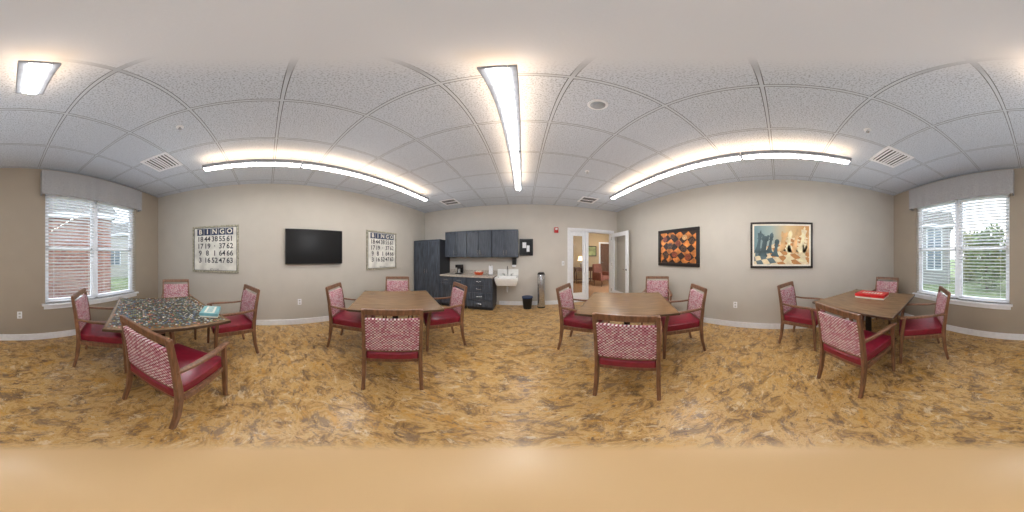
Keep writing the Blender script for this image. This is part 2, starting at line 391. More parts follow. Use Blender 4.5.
def hallpic(x, z, w, h, label):
    pf = thing('framed_picture', label, 'picture', (x, y1, z))
    make('frame', BM((-w, w, -.03, -.002, -h, -h+.04), (-w, w, -.03, -.002, h-.04, h), (-w, -w+.04, -.03, -.002, -h+.04, h-.04), (w-.04, w, -.03, -.002, -h+.04, h-.04)), 'blackframe', pf)
    make('print', BM((-w+.04, w-.04, -.015, -.004, -h+.04, h-.04)), 'leaf2', pf)
hallpic(3.65, 1.62, .28, .28, 'dark framed picture between the hallway lamp and brown door')
hallpic(2.35, 1.62, .24, .34, 'dark framed picture seen through the glazed side leaf')
hd = emis('hall_diffuser', (255, 234, 204), 16)
for k, (x, y) in enumerate(((2.6, 5.8), (4.0, 7.2))):
    cl = thing('hallway_ceiling_light', 'lit square panel light in the hallway ceiling, %s' % ('nearer the doorway' if k == 0 else 'farther from the doorway'), 'ceiling light', (x, y, H), group='hallway ceiling lights')
    make('frame', BM((-.3, .3, -.3, -.27, -.03, -.001), (-.3, .3, .27, .3, -.03, -.001), (-.3, -.27, -.27, .27, -.03, -.001), (.27, .3, -.27, .27, -.03, -.001)), 'white', cl)
    make('diffuser', BM((-.27, .27, -.27, .27, -.02, -.004)), hd, cl)

# ---------------------------------------------------------------- ceiling fixtures
def pendant(x, ya, yb, label):
    z = 2.60; L = (yb-ya)/2; c = .036; w = .070
    p = thing('linear_pendant_light', label, 'ceiling light', (x, (ya+yb)/2, z), group='linear pendant lights')
    make('housing', BM((-w, -c, -L, L, .004, .05), (c, w, -L, L, .004, .05), (-c, c, -L, -L+.010, .004, .05), (-c, c, L-.010, L, .004, .05)), 'housing', p, .004)
    make('diffuser', BM((-c, c, -L+.010, L-.010, -.006, .008)), 'lamp', p, .005)
    make('uplight_panel', BM((-c-.012, c+.012, -L+.012, L-.012, .0505, .056)), 'lampup', p)
    for s in (-1, 1):
        if L < .3 and s == 1: continue
        bm = bmesh.new(); tube(bm, [(0, s*(L-.12), .05), (0, s*(L-.12), H-z-.012)], .0025, 6)
        cb = make('suspension_cable', bm, 'steel', p)
        bm = bmesh.new(); cyl(bm, (0, s*(L-.12), H-z-.014), .03, .013); make('canopy', bm, 'white', cb)
for x, nm in ((-1.98, 'in the row over the television side'), (1.77, 'in the row beside the painting wall')):
    for (ya, yb_), w in zip(((-.81, .41), (.425, 1.67), (1.685, 2.92)), ('nearest the windows', 'middle one', 'nearest the kitchenette')):
        pendant(x, ya, yb_, 'lit linear pendant light %s, %s' % (nm, w))
pendant(-.09, .54, 1.67, 'lit linear pendant light in the centre row, directly ahead overhead')
pendant(-.09, 1.685, 2.92, 'lit linear pendant light in the centre row, end nearest the kitchenette')
pendant(-.09, -.81, -.50, 'short lit end of the centre pendant row nearest the windows')
for x in (-1.98, -.09, 1.77):  # added fill lamps hanging in mid-air to even out the room, not fixtures
    for y in (-.9, 1.05, 3.0):
        ld = bpy.data.lights.new('fill_light', 'POINT'); ld.energy = 10.5; ld.color = (.96, .975, 1); ld.shadow_soft_size = 0; ld.specular_factor = 0
        lo = bpy.data.objects.new('fill_light', ld); COL.objects.link(lo); lo.location = (x+.12, y, 1.75)

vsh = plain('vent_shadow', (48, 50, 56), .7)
def vent(x, y, label):
    v = thing('air_vent', label, 'vent', (x, y, H), group='square ceiling vents')
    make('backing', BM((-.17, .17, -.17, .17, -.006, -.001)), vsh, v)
    make('flange', BM((-.21, .21, -.21, -.17, -.012, -.001), (-.21, .21, .17, .21, -.012, -.001), (-.21, -.17, -.17, .17, -.012, -.001), (.17, .21, -.17, .17, -.012, -.001), (-.17, .17, -.014, .014, -.016, -.008)), 'white', v)
    for k in (-3, -2, -1, 1, 2, 3):
        yy = k*.050-.008*(1 if k > 0 else -1)
        make('louvre', sweep(bmesh.new(), [(-.168, yy, -.012), (.168, yy, -.012)], (.022, .003), ref=(0, math.cos(R(20)), math.sin(R(20)))), 'white', v)
vent(-1.76, -1.33, 'square white ceiling vent near the brick view window')
vent(1.60, -1.31, 'square white ceiling vent near the tree view window')
vent(-1.80, 3.73, 'square white ceiling vent above the upper cabinets')
vent(1.54, 3.67, 'square white ceiling vent in front of the doorway')
s = thing('smoke_detector', 'round white smoke detector on the ceiling', 'smoke detector', (.467, .95, H))
bm = bmesh.new(); cyl(bm, (0, 0, -.022), .068, .021); make('base', bm, 'white', s, .004)
bm = bmesh.new(); cyl(bm, (0, 0, -.046), .036, .024, r2=.052); make('sensor_cover', bm, plain('grey_grille', (160, 164, 170), .5), s, .004)
for x, y, w in ((-1.21, -.72, 'above the puzzle table'), (1.25, -.75, 'above the red box table'), (.95, 2.3, 'above the plain right table')):
    q = thing('sprinkler', 'small sprinkler head in the ceiling %s' % w, 'sprinkler', (x, y, H), group='ceiling sprinklers')
    bm = bmesh.new(); cyl(bm, (0, 0, -.006), .035, .005); make('escutcheon', bm, 'white', q)
    bm = bmesh.new(); cyl(bm, (0, 0, -.035), .008, .03); cyl(bm, (0, 0, -.038), .018, .003); make('head', bm, 'steel', q)

# ---------------------------------------------------------------- chairs
REAR = [(-.285, 0), (-.250, .18), (-.232, .40), (-.240, .52), (-.264, .72), (-.305, .93)]
def yb(z):
    for (a, za), (b, zb) in zip(REAR, REAR[1:]):
        if z <= zb: return a + (b-a)*(z-za)/(zb-za)
    return REAR[-1][0]
def curved_panel(w, z0, z1, th, nx=10, nz=6, curve=.10, dy=0, puff=0):
    bm = bmesh.new(); F = []; K = []
    for j in range(nz+1):
        z = z0 + (z1-z0)*j/nz; rf = []; rk = []
        for i in range(nx+1):
            x = -w/2 + w*i/nx
            c = -curve*(.25*w*w - x*x)
            p = puff*(1-(2*x/w)**4)*(1-(2*(j/nz)-1)**4)
            rf.append(bm.verts.new((x, yb(z)+dy+c+th/2+p, z))); rk.append(bm.verts.new((x, yb(z)+dy+c-th/2-p*.6, z)))
        F.append(rf); K.append(rk)
    for j in range(nz):
        for i in range(nx):
            bm.faces.new((F[j][i], F[j][i+1], F[j+1][i+1], F[j+1][i])); bm.faces.new((K[j][i+1], K[j][i], K[j+1][i], K[j+1][i+1]))
        bm.faces.new((F[j][0], F[j+1][0], K[j+1][0], K[j][0])); bm.faces.new((F[j+1][nx], F[j][nx], K[j][nx], K[j+1][nx]))
    for i in range(nx):
        bm.faces.new((F[0][i+1], F[0][i], K[0][i], K[0][i+1])); bm.faces.new((F[nz][i], F[nz][i+1], K[nz][i+1], K[nz][i]))
    return bm
def make_chair():
    t = thing('armchair', '', 'chair')
    for s in (-1, 1):
        pts = [(s*(.226-.004*z), y, z) for y, z in REAR]
        make('rear_leg', sweep(bmesh.new(), pts, [(.028, .030), (.030, .038), (.030, .048), (.030, .044), (.030, .038), (.028, .030)]), 'wood', t, .005)
    for s in (-1, 1):
        make('front_leg', sweep(bmesh.new(), [(s*.246, .244, 0), (s*.245, .238, .25), (s*.245, .232, .43), (s*.250, .215, .56), (s*.256, .20, .652)], [(.028, .030), (.034, .038), (.034, .044), (.032, .038), (.032, .034)]), 'wood', t, .006)
        make('armrest', sweep(bmesh.new(), [(s*.226, yb(.66)-.005, .672), (s*.238, -.12, .664), (s*.256, .06, .664), (s*.259, .20, .662), (s*.257, .262, .650)], [(.03, .024), (.036, .024), (.044, .024), (.046, .024), (.040, .02)]), 'wood', t, .008, seg=3)
    make('seat_frame', BM((-.225, .225, .20, .232, .365, .412), (-.225, .225, -.235, -.205, .365, .412), (-.245, -.218, -.21, .21, .365, .412), (.218, .245, -.21, .21, .365, .412)), 'wood', t, .004)
    bm = bmesh.new(); box(bm, -.235, .235, -.250, .262, .405, .49)
    for v in bm.verts:
        if v.co.y < 0: v.co.x *= .885
    bmesh.ops.subdivide_edges(bm, edges=bm.edges, cuts=5, use_grid_fill=True)
    for v in bm.verts:
        if v.co.z > .485:
            v.co.z += .014*(1-(v.co.x/.24)**2)*(1-((v.co.y-.02)/.27)**2)
    make('seat', bm, 'vinyl', t, .02, True, 4)
    make('backrest', curved_panel(.424, .515, .848, .032, puff=.005), 'fabric', t, .005, False, 2)
    make('top_rail', curved_panel(.436, .882, .934, .026, nz=2), 'wood', t, .005, seg=3)
    make('lower_rail', curved_panel(.424, .498, .514, .024, nz=1), 'wood', t, .004)
    return t
chair0 = make_chair(); CH = [x for x in bpy.data.objects if x.parent == chair0]
first = [True]
def chair(x, y, fx, fy, label):
    if first[0]: t = chair0; first[0] = False
    else:
        t = chair0.copy(); COL.objects.link(t)
        for c in CH:
            k = c.copy(); COL.objects.link(k); k.parent = t
    t.location = (x, y, 0); t.rotation_euler = (0, 0, math.atan2(-fx, fy))
    t['label'] = label; t['category'] = 'chair'; t['group'] = 'wooden armchairs around the game tables'
g = 'burgundy wooden armchair '
chair(-.955, -.590, -.98, .18, g+'nearest the camera, seen from behind at the puzzle table')
chair(-2.05, -.48, .50, -.87, g+'beside the teal box, on the bingo poster side of the puzzle table')
chair(-2.22, -1.37, .80, .60, g+'on the far side of the puzzle table by the room corner')
chair(-.99, -1.53, -.74, .67, g+'below the brick view window, at the puzzle table')
chair(-1.10, 1.065, -.707, .707, g+'seen from behind at the plain table before the television wall')
chair(-1.95, 1.14, .76, .65, g+'under the television, left of the left plain table')
chair(-2.10, 2.16, .71, -.70, g+'behind the left plain table, below the right bingo poster')
chair(-1.14, 2.04, -.70, -.71, g+'on the kitchenette side of the left plain table')
chair(.86, 1.11, .70, .71, g+'seen from behind at the plain table before the open door')
chair(.81, 2.06, .80, -.60, g+'on the doorway side of the right plain table')
chair(2.22, 2.08, -.76, -.65, g+'behind the right plain table, below the checkers painting')
chair(1.75, 1.26, -.81, .59, g+'right of the right plain table, turned toward it')
chair(1.33, -.70, .44, -.90, g+'seen from behind at the table with the red box')
chair(2.34, -.36, -.50, -.86, g+'below the chess painting, at the table with the red box')
chair(2.38, -1.72, -.515, .857, g+'behind the red box table by the right window wall')
chair(1.30, -1.53, .68, .73, g+'below the tree view window, at the red box table')

# ---------------------------------------------------------------- tables
def make_table():
    t = thing('game_table', '', 'table')
    h = .535
    make('tabletop', BM((-h, h, -h, h, .708, .74)), 'tabletop', t, .006)
    make('edge_band', BM((-h-.004, h+.004, -h-.004, -h+.002, .712, .736), (-h-.004, h+.004, h-.002, h+.004, .712, .736), (-h-.004, -h+.002, -h, h, .712, .736), (h-.002, h+.004, -h, h, .712, .736)), 'tableedge', t)
    make('mounting_plate', BM((-.2, .2, -.2, .2, .695, .708)), 'darkmetal', t)
    bm = bmesh.new(); cyl(bm, (0, 0, .05), .042, .645); cyl(bm, (0, 0, .05), .075, .05, r2=.045); make('column', bm, 'darkmetal', t, .003, False)
    for k in range(4):
        a = R(45+90*k); ca, sa = math.cos(a), math.sin(a)
        f = make('foot', sweep(bmesh.new(), [(ca*.03, sa*.03, .065), (ca*.22, sa*.22, .045), (ca*.42, sa*.42, .024)], [(.06, .06), (.055, .045), (.045, .025)], ref=(-sa, ca, 0)), 'darkmetal', t, .005)
        bm = bmesh.new(); cyl(bm, (ca*.40, sa*.40, 0), .02, .016); make('glide', bm, 'black', f)
    return t
t0 = make_table()
TX, TY = -1.44, -1.09
TABS = ((TX, TY, 45, 'square pedestal table covered with jigsaw pieces'), (-1.61, 1.61, 45, 'bare square pedestal table in front of the television wall'),
        (1.27, 1.72, -36, 'bare square pedestal table in front of the open door'), (1.92, -1.17, 31, 'square pedestal table with the red box on top'))
for i, (x, y, r, lb) in enumerate(TABS):
    o = t0 if i == 0 else copytree(t0)
    o.location = (x, y, 0); o.rotation_euler = (0, 0, R(r)); tag(o, lb, 'table', 'square game tables')

jm = []
for k, c in enumerate(((62, 66, 68), (46, 50, 54), (166, 176, 166), (108, 132, 122), (184, 112, 92), (222, 218, 206), (140, 140, 88), (84, 108, 144), (74, 82, 72))):
    jm.append(plain('puzzle_card_%d' % k, c, .45, var=.1))
bm = bmesh.new(); step = .0205; n = 49
for i in range(n):
    for j in range(n):
        if random.random() < (.06 if min(i, j, n-1-i, n-1-j) > 2 else .4): continue
        cx = (i-(n-1)/2)*step; cy = (j-(n-1)/2)*step; a = random.random()*6.28 if random.random() < .35 else random.gauss(0, .12)
        mi = random.choices(range(9), (5, 5, 1.8, 2.2, 1.8, 1.6, 1.8, 2.4, 3.5))[0]; pts = []
        ph = random.randrange(4)
        for q in range(16):
            th = q/16*2*math.pi; sq = .0082/max(abs(math.cos(th)), abs(math.sin(th)))
            if q % 4 == 0: sq += .0030*(1 if (q//4+ph) % 2 else -1)
            pts.append((cx+sq*math.cos(th+a), cy+sq*math.sin(th+a)))
        f = [bm.verts.new((u, v, .7425)) for u, v in pts]; b_ = [bm.verts.new((u, v, .7402)) for u, v in pts]
        bm.faces.new(f).material_index = mi
        for q in range(16): bm.faces.new((b_[q], b_[(q+1) % 16], f[(q+1) % 16], f[q])).material_index = mi
o = make('jigsaw_pieces', bm, jm); o.location = (TX, TY, 0); o.rotation_euler = (0, 0, R(45))
tag(o, 'dark multicoloured jigsaw pieces spread all over the table', 'puzzle', kind='stuff')
def cardbox(name, label, x, y, z, rz, w, d, h, m, band, mk):
    t = thing(name, label, 'box', (x, y, z), R(rz))
    make('box_base', BM((-w/2+.004, w/2-.004, -d/2+.004, d/2-.004, 0, h*.5)), 'cream', t)
    make('lid', BM((-w/2, w/2, -d/2, d/2, h*.35, h)), m, t, .002)
    bm = BM((-w*.40, w*.40, -d*.28, d*.28, h, h+.0012))
    for k in range(7): box(bm, -w*.35+k*w*.102, -w*.35+k*w*.102+w*.06, -d*.16, d*.16, h+.0012, h+.002, 1)
    make('label', bm, [band, mk], t)
cardbox('puzzle_box', 'small teal box at the edge of the puzzle table', -1.56, -.565, .7428, 10, .25, .18, .045, 'teal', 'cream', 'teal')
cardbox('game_box', 'flat red game box lying on the right window table', 2.02, -1.29, .74, 36, .44, .25, .06, 'redbox', 'redbox', 'cream')

# ---------------------------------------------------------------- left wall
def frame_bm(w, h, fw, y0=-.03, y1=-.002):
    return BM((-w/2, w/2, y0, y1, -h/2, -h/2+fw), (-w/2, w/2, y0, y1, h/2-fw, h/2), (-w/2, -w/2+fw, y0, y1, -h/2+fw, h/2-fw), (w/2-fw, w/2, y0, y1, -h/2+fw, h/2-fw))
ROWS = [['18', '44', '38', '55', '61'], ['17', '19', '·', '37', '62'], ['9', '8', '1', '64', '66'], ['3', '16', '52', '47', '63']]
def poster(y, label):
    p = thing('bingo_poster', label, 'poster', (-A, y, 1.49), R(90), 'bingo posters')
    w = .94; h = .91
    make('frame', frame_bm(w, h, .035), 'taupe', p, .003)
    make('inner_lip', frame_bm(w-.07, h-.07, .008, -.024), 'ink', p)
    make('board', BM((-w/2+.035, w/2-.035, -.018, -.003, -h/2+.035, h/2-.035)), 'aged', p)
    zt = h/2-.120
    bm = bmesh.new()
    for k in range(5):
        box(bm, (k-2)*.148-.070, (k-2)*.148+.070, -.0205, -.018, zt-.066, zt+.066)
        text_into(bm, 'BINGO'[k], (k-2)*.148, zt, .130, -.0215, .025, 1, 1)
    make('header_band', bm, ['slateblue', 'cream'], p)
    bm = bmesh.new()
    for j, row in enumerate(ROWS):
        zc = zt-.145-j*.138
        for k, s in enumerate(row): text_into(bm, s, (k-2)*.150, zc, .14, -.0192, .018, .94)
    text_into(bm, 'BINGO CARD', 0, -h/2+.062, .03, -.0192, .0)
    make('numbers', bm, 'ink', p)
poster(-1.0, 'bingo card poster left of the television, near the window corner')
poster(2.55, 'bingo card poster right of the television, near the tall cabinet')
tv = thing('television', 'black flat wall television between the bingo posters', 'television', (-A, .89, 1.53), R(90))
make('bezel', frame_bm(1.13, .655, .014, -.062, -.03), 'black', tv, .003)
make('screen', BM((-.551, .551, -.056, -.034, -.314, .314)), 'screen', tv)
make('back_shell', BM((-.55, .55, -.034, -.022, -.31, .31), (-.2, .2, -.022, -.002, -.15, .15)), 'black', tv)
og = plain('outlet_grey', (190, 190, 186), .5)
def outlet(x, y, z, rz, label):
    o = thing('wall_outlet', label, 'outlet', (x, y, z), R(rz), 'wall outlets')
    make('cover_plate', BM((-.036, .036, -.006, -.001, -.058, .058)), 'white', o, .002)
    for s in (-1, 1): make('socket', BM((-.017, .017, -.008, -.006, s*.026-.015, s*.026+.015)), og, o)
outlet(-A, .60, .47, 90, 'white wall outlet below the television')
outlet(B, .78, .45, -90, 'white wall outlet below the chess painting')
outlet(-.12, -E, .45, 180, 'white wall outlet beside the brick view window')
sw = thing('light_switch', 'white light switch beside the door casing', 'switch', (1.08, D, 1.15))
make('cover_plate', BM((-.036, .036, -.006, -.001, -.058, .058)), 'white', sw, .002); make('rocker', BM((-.015, .015, -.010, -.006, -.03, .03)), og, sw)

# ---------------------------------------------------------------- right wall paintings
def clip_poly(pts, bx, bz):
    for ax, lim, sg in ((0, bx, 1), (0, bx, -1), (1, bz, 1), (1, bz, -1)):
        out = []
        for i in range(len(pts)):
            p, q = pts[i-1], pts[i]; dp, dq = lim-sg*p[ax], lim-sg*q[ax]
            if (dp >= 0) != (dq >= 0):
                tt = dp/(dp-dq); out.append((p[0]+(q[0]-p[0])*tt, p[1]+(q[1]-p[1])*tt))
            if dq >= 0: out.append(q)
        pts = out
        if len(pts) < 3: return []
    return pts
cp = thing('checkers_painting', 'black framed painting of checkers on a board', 'painting', (B, 2.03, 1.535), R(-90))
w, h = 1.07, .80
make('frame', frame_bm(w, h, .07, -.035), 'blackframe', cp, .006)
make('canvas', BM((-w/2+.07, w/2-.07, -.018, -.003, -h/2+.07, h/2-.07)), plain('dark_umber_paint', (48, 28, 20), .5, var=.3, scale=8), cp)
pm = [plain('amber_square', (188, 116, 54), .5, var=.35, scale=7), plain('dark_square', (34, 20, 14), .5), plain('checker_brown', (120, 46, 28), .4, var=.2), plain('checker_black', (30, 22, 20), .4), plain('checker_rim', (170, 112, 68), .4, var=.2), plain('checker_cream', (216, 176, 122), .4, var=.1)]
bm = bmesh.new(); ix, iz = w/2-.072, h/2-.072
a = R(38); s = .15
for i in range(-6, 7):
    for j in range(-6, 7):
        if (i+j) % 2: continue
        q = [((i+u)*s, (j+v)*s) for u, v in ((0, 0), (1, 0), (1, 1), (0, 1))]
        q = [(x*math.cos(a)-z*math.sin(a)+.02, (x*math.sin(a)+z*math.cos(a))*.82) for x, z in q]
        q = clip_poly(q, ix, iz)
        if len(q) > 2: poly(bm, q, -.0195, 0)
make('board_squares', bm, pm, cp)
for x, z, r_, mi in ((-.31, -.17, .075, 3), (-.19, .04, .073, 3), (-.07, -.15, .076, 2), (.02, .09, .070, 2), (.17, -.03, .074, 3), (.27, -.20, .076, 2), (-.33, .19, .062, 2), (.36, .12, .066, 3), (.19, .20, .063, 5), (-.12, .24, .06, 3)):
    bm = bmesh.new()
    c_ = lambda rr: clip_poly([(x+rr*math.cos(k*math.pi/14), z+rr*.88*math.sin(k*math.pi/14)) for k in range(28)], ix, iz)
    poly(bm, [(u, max(-iz, v-.012)) for u, v in c_(r_)], -.0210, 1); poly(bm, c_(r_), -.0215, mi); poly(bm, c_(r_*.84), -.023, 4 if mi != 5 else 2); poly(bm, c_(r_*.76), -.0245, mi); poly(bm, c_(r_*.42), -.026, 4 if mi != 5 else 2); poly(bm, c_(r_*.34), -.0275, mi)
    make('painted_checker', bm, pm, cp)
hp = thing('chess_painting', 'dark framed painting of wooden chess pieces on a board', 'painting', (B, -.04, 1.545), R(-90))
w, h = 1.08, .80
make('frame', frame_bm(w, h, .035, -.035), 'blackframe', hp, .006)
make('mat_border', frame_bm(w-.07, h-.07, .028, -.022, -.003), 'cream', hp)
m, nt, bs = newmat('blue_cream_paint')
tc = N(nt, 'ShaderNodeTexCoord'); sp = N(nt, 'ShaderNodeSeparateXYZ'); nt.links.new(tc.outputs['Object'], sp.inputs[0])
mr = N(nt, 'ShaderNodeMapRange'); mr.inputs[1].default_value = -.45; mr.inputs[2].default_value = .45; nt.links.new(sp.outputs[0], mr.inputs[0])
rr_ = ramp(nt, [(0, (112, 142, 148)), (.3, (160, 178, 174)), (.6, (212, 188, 142)), (1, (198, 144, 86))]); nt.links.new(mr.outputs[0], rr_.inputs[0]); nt.links.new(rr_.outputs[0], bs.inputs['Base Color'])
make('canvas', BM((-w/2+.063, w/2-.063, -.018, -.004, -h/2+.063, h/2-.063)), m, hp)
ix, iz = w/2-.065, h/2-.065
bm = bmesh.new()
for i in range(-9, 10):
    for j in range(5):
        f = lambda u, v: ((u*.12-.10*v)*(1-.10*v), -.40+v*.10*(1-.05*v)+.16*u*.12)
        q = clip_poly([f(i, j), f(i+1, j), f(i+1, j+1), f(i, j+1)], ix, iz)
        if len(q) > 2: poly(bm, q, -.0195, (0 if (i+j) % 2 else (1 if i < 0 else 2)))
make('board_squares', bm, [plain('cream_square', (228, 212, 176), .5), plain('blue_shadow_square', (100, 118, 124), .5), plain('orange_square', (190, 134, 80), .5)], hp)
PAWN = [(.5, 0), (.5, .08), (.34, .16), (.22, .3), (.17, .55), (.3, .62), (.2, .68), (.3, .8), (.26, .93), (.1, 1.0)]
BISH = [(.42, 0), (.42, .06), (.28, .12), (.16, .3), (.12, .6), (.24, .65), (.16, .69), (.22, .8), (.16, .92), (.05, .97), (.04, 1.0)]
KING = [(.4, 0), (.4, .06), (.26, .12), (.16, .28), (.12, .58), (.24, .63), (.15, .67), (.26, .86), (.06, .88), (.1, .93), (.03, .95), (.03, 1.0)]
ROOK = [(.45, 0), (.45, .08), (.3, .16), (.24, .3), (.22, .7), (.34, .75), (.34, 1.0), (.15, 1.0), (.15, .94)]
cm = [plain('ivory_piece', (240, 222, 184), .5, var=.12, scale=6), plain('blue_green_piece', (72, 92, 98), .5, var=.2, scale=6), plain('tan_piece', (214, 174, 124), .5, var=.15, scale=6)]
for x, z, s, prof, mi in ((-.42, -.14, .40, KING, 1), (-.33, -.20, .38, ROOK, 1), (-.22, -.14, .36, BISH, 1), (-.12, -.20, .30, PAWN, 1), (.0, -.11, .34, ROOK, 2), (.10, -.12, .38, BISH, 0), (.21, -.14, .44, KING, 2), (.33, -.13, .46, KING, 0), (.44, -.13, .42, BISH, 2), (.10, -.30, .30, PAWN, 0), (.36, -.29, .32, PAWN, 0)):
    bm = bmesh.new(); k = .46; tl = R(-9)
    pts = [(a_*s*k, b_*s) for a_, b_ in prof] + [(-a_*s*k, b_*s) for a_, b_ in prof[::-1]]
    pts = [(x+u*math.cos(tl)-v*math.sin(tl), z+u*math.sin(tl)+v*math.cos(tl)) for u, v in pts]
    poly(bm, clip_poly(pts, ix, iz), -.022, mi)
    make('painted_chess_piece', bm, cm, hp)

# ---------------------------------------------------------------- kitchenette on the front wall
def handle(bm, x, y, z, L=.13, vert=True):
    if vert: tube(bm, [(x, y, z-L/2), (x, y-.028, z-L/2), (x, y-.028, z+L/2), (x, y, z+L/2)], .005, 8)
    else: tube(bm, [(x-L/2, y, z), (x-L/2, y-.028, z), (x+L/2, y-.028, z), (x+L/2, y, z)], .005, 8)
def cabinet(name, label, xc, w, dep, z0, z1, lay, group=None):
    t = thing(name, label, 'cabinet', (xc, D, z0), 0, group)
    hgt = z1-z0; kick = .09 if z0 == 0 else 0
    bm = BM((-w/2, w/2, -dep+.02, -.003, kick, hgt))
    if kick: box(bm, -w/2+.01, w/2-.01, -dep+.08, -.018, 0, kick)
    make('body', bm, 'cabdark', t)
    def front(nm, a, b, c, e, hx, hz, vert):
        dm = BM((a+.004, b-.004, -dep, -dep+.02, c+.004, e-.004))
        if e-c > .25:
            f = .055
            dm.free(); dm = BM((a+.004, a+f, -dep, -dep+.02, c+.004, e-.004), (b-f, b-.004, -dep, -dep+.02, c+.004, e-.004), (a+f, b-f, -dep, -dep+.02, c+.004, c+f), (a+f, b-f, -dep, -dep+.02, e-f, e-.004), (a+f, b-f, -dep+.012, -dep+.02, c+f, e-f))
        d_ = make(nm, dm, 'cab', t, .002)
        bm = bmesh.new(); handle(bm, hx, -dep, hz, .12, vert); make('handle', bm, 'steel', d_)
    if lay == 'drawers':
        n = 4; hh = (hgt-kick)/n
        for k in range(n): front('drawer', -w/2, w/2, kick+k*hh, kick+(k+1)*hh, 0, kick+(k+.5)*hh, False)
    elif lay == 'drawerdoors':
        for s in (-1, 1):
            a, b = sorted((0, s*w/2)); front('drawer', a, b, hgt-.17, hgt, (a+b)/2, hgt-.085, False)
            front('door', a, b, kick, hgt-.17, s*.035, hgt-.28, True)
    else:
        hz = hgt*.52 if lay == 'tall' else (.12 if lay == 'upper' else hgt-.16)
        for s in (-1, 1):
            a, b = sorted((0, s*w/2)); front('door', a, b, kick, hgt, s*.035, hz, True)
cabinet('tall_cabinet', 'tall blue-grey two door pantry cabinet against the left wall', -2.535, .86, .62, 0, 1.80, 'tall')
for k, (xc, w_) in enumerate(((-1.78, .63), (-1.13, .66), (-.46, .66))):
    cabinet('wall_cabinet', 'blue-grey two door wall cabinet, %s' % ('next to the tall cabinet', 'middle of the upper row', 'above the white sink')[k], xc, w_, .33, 1.32, 2.02, 'upper', 'upper wall cabinets')
cabinet('base_cabinet', 'blue-grey base cabinet with doors beside the tall cabinet', -1.74, .72, .60, 0, .83, 'drawerdoors', 'base cabinets')
cabinet('base_cabinet', 'blue-grey base cabinet with stacked drawers beside the sink', -1.045, .65, .60, 0, .83, 'drawers', 'base cabinets')
wt = thing('worktop', 'speckled grey worktop over the base cabinets', 'worktop', (0, D, .83))
make('slab', BM((-2.10, -.70, -.63, -.002, 0, .035)), 'granite', wt, .004)
make('backsplash', BM((-2.10, -.70, -.02, -.002, .035, .135)), 'granite', wt, .003)
sk = thing('wall_sink', 'white wall hung sink with chrome tap beside the drawers', 'sink', (-.41, D, .80))
bm = bmesh.new()
o_ = [(-.28, -.52), (.28, -.52), (.28, -.002), (-.28, -.002)]; i_ = [(-.23, -.46), (.23, -.46), (.23, -.12), (-.23, -.12)]
def ring(pts, z, k=1): return [bm.verts.new((x*k, y if k == 1 else -.28+(y+.28)*k, z)) for x, y in pts]
r0 = ring([(-.24, -.46), (.24, -.46), (.24, -.002), (-.24, -.002)], -.18); r1 = ring(o_, -.03); r2 = ring(o_, .03); r3 = ring(i_, .03); r4 = ring(i_, -.12, .85)
bm.faces.new(r0[::-1]); bm.faces.new(r4)
for u, v in ((r0, r1), (r1, r2), (r2, r3), (r3, r4)):
    for k in range(4): bm.faces.new((u[k], u[(k+1) % 4], v[(k+1) % 4], v[k]))
make('basin', bm, 'porcelain', sk, .012, seg=3)
make('splash_panel', BM((-.28, .28, -.02, -.002, .03, .20)), 'porcelain', sk, .004)
bm = bmesh.new(); tube(bm, [(0, -.07, .03), (0, -.07, .22), (0, -.10, .27), (0, -.16, .28), (0, -.20, .25), (0, -.20, .21)], .011); make('faucet', bm, 'chrome', sk)
for s in (-1, 1):
    bm = bmesh.new(); cyl(bm, (s*.09, -.07, .03), .018, .05); sweep(bm, [(s*.09, -.07, .08), (s*.15, -.09, .09)], (.012, .01), ref=(0, 0, 1)); make('tap_handle', bm, 'chrome', sk)
bm = bmesh.new(); tube(bm, [(0, -.25, -.18), (0, -.25, -.34), (0, -.20, -.38), (0, -.15, -.34), (0, -.10, -.30), (0, -.005, -.30)], .018); make('drain_pipe', bm, 'white', sk, smooth=True)
sd_ = thing('soap_dispenser', 'black and white soap dispenser on the wall above the sink', 'soap dispenser', (-.24, D, 1.12))
make('housing', BM((-.055, .055, -.10, -.002, 0, .18)), 'black', sd_, .01)
make('nozzle', BM((-.05, .05, -.11, -.02, -.05, -.002)), 'white', sd_, .006)
bk = thing('snack_basket', 'small orange basket of packets on the worktop', 'basket', (-1.15, D-.25, .866))
bm = bmesh.new(); cyl(bm, (0, 0, 0), .10, .07, r2=.13, seg=24); make('basket_body', bm, 'orange', bk, .005)
for k in range(5):
    bm = bmesh.new(); cyl(bm, (.06*math.cos(k*1.3), .06*math.sin(k*1.3), .07), .022, .03, seg=10); make('packet', bm, 'cream', bk)
cb = thing('coffee_maker', 'small black coffee maker on the worktop', 'coffee maker', (-1.72, D-.2, .866))
make('housing', BM((-.08, .08, -.10, .10, 0, .03), (-.08, .08, .03, .10, .03, .22), (-.08, .08, -.10, .10, .17, .25)), 'black', cb, .006)
bm = bmesh.new(); cyl(bm, (0, -.035, .032), .05, .11, r2=.042); make('carafe', bm, 'steel', cb)
pt = thing('paper_towel_roll', 'white paper towel roll on a stand at the sink end of the worktop', 'paper towel', (-.84, D-.2, .866))
bm = bmesh.new(); cyl(bm, (0, 0, .012), .055, .22); make('roll', bm, 'white', pt, .003)
bm = bmesh.new(); cyl(bm, (0, 0, 0), .065, .012); make('stand_base', bm, 'steel', pt)
bm = bmesh.new(); cyl(bm, (0, 0, .232), .008, .03); make('stand_rod', bm, 'steel', pt)
ex = thing('wall_display_box', 'black framed box with white sheets right of the wall cabinets', 'frame', (.075, D, 1.585))
make('frame', frame_bm(.36, .44, .03, -.06), 'black', ex, .004)
make('backing', BM((-.15, .15, -.02, -.002, -.19, .19)), 'screen', ex)
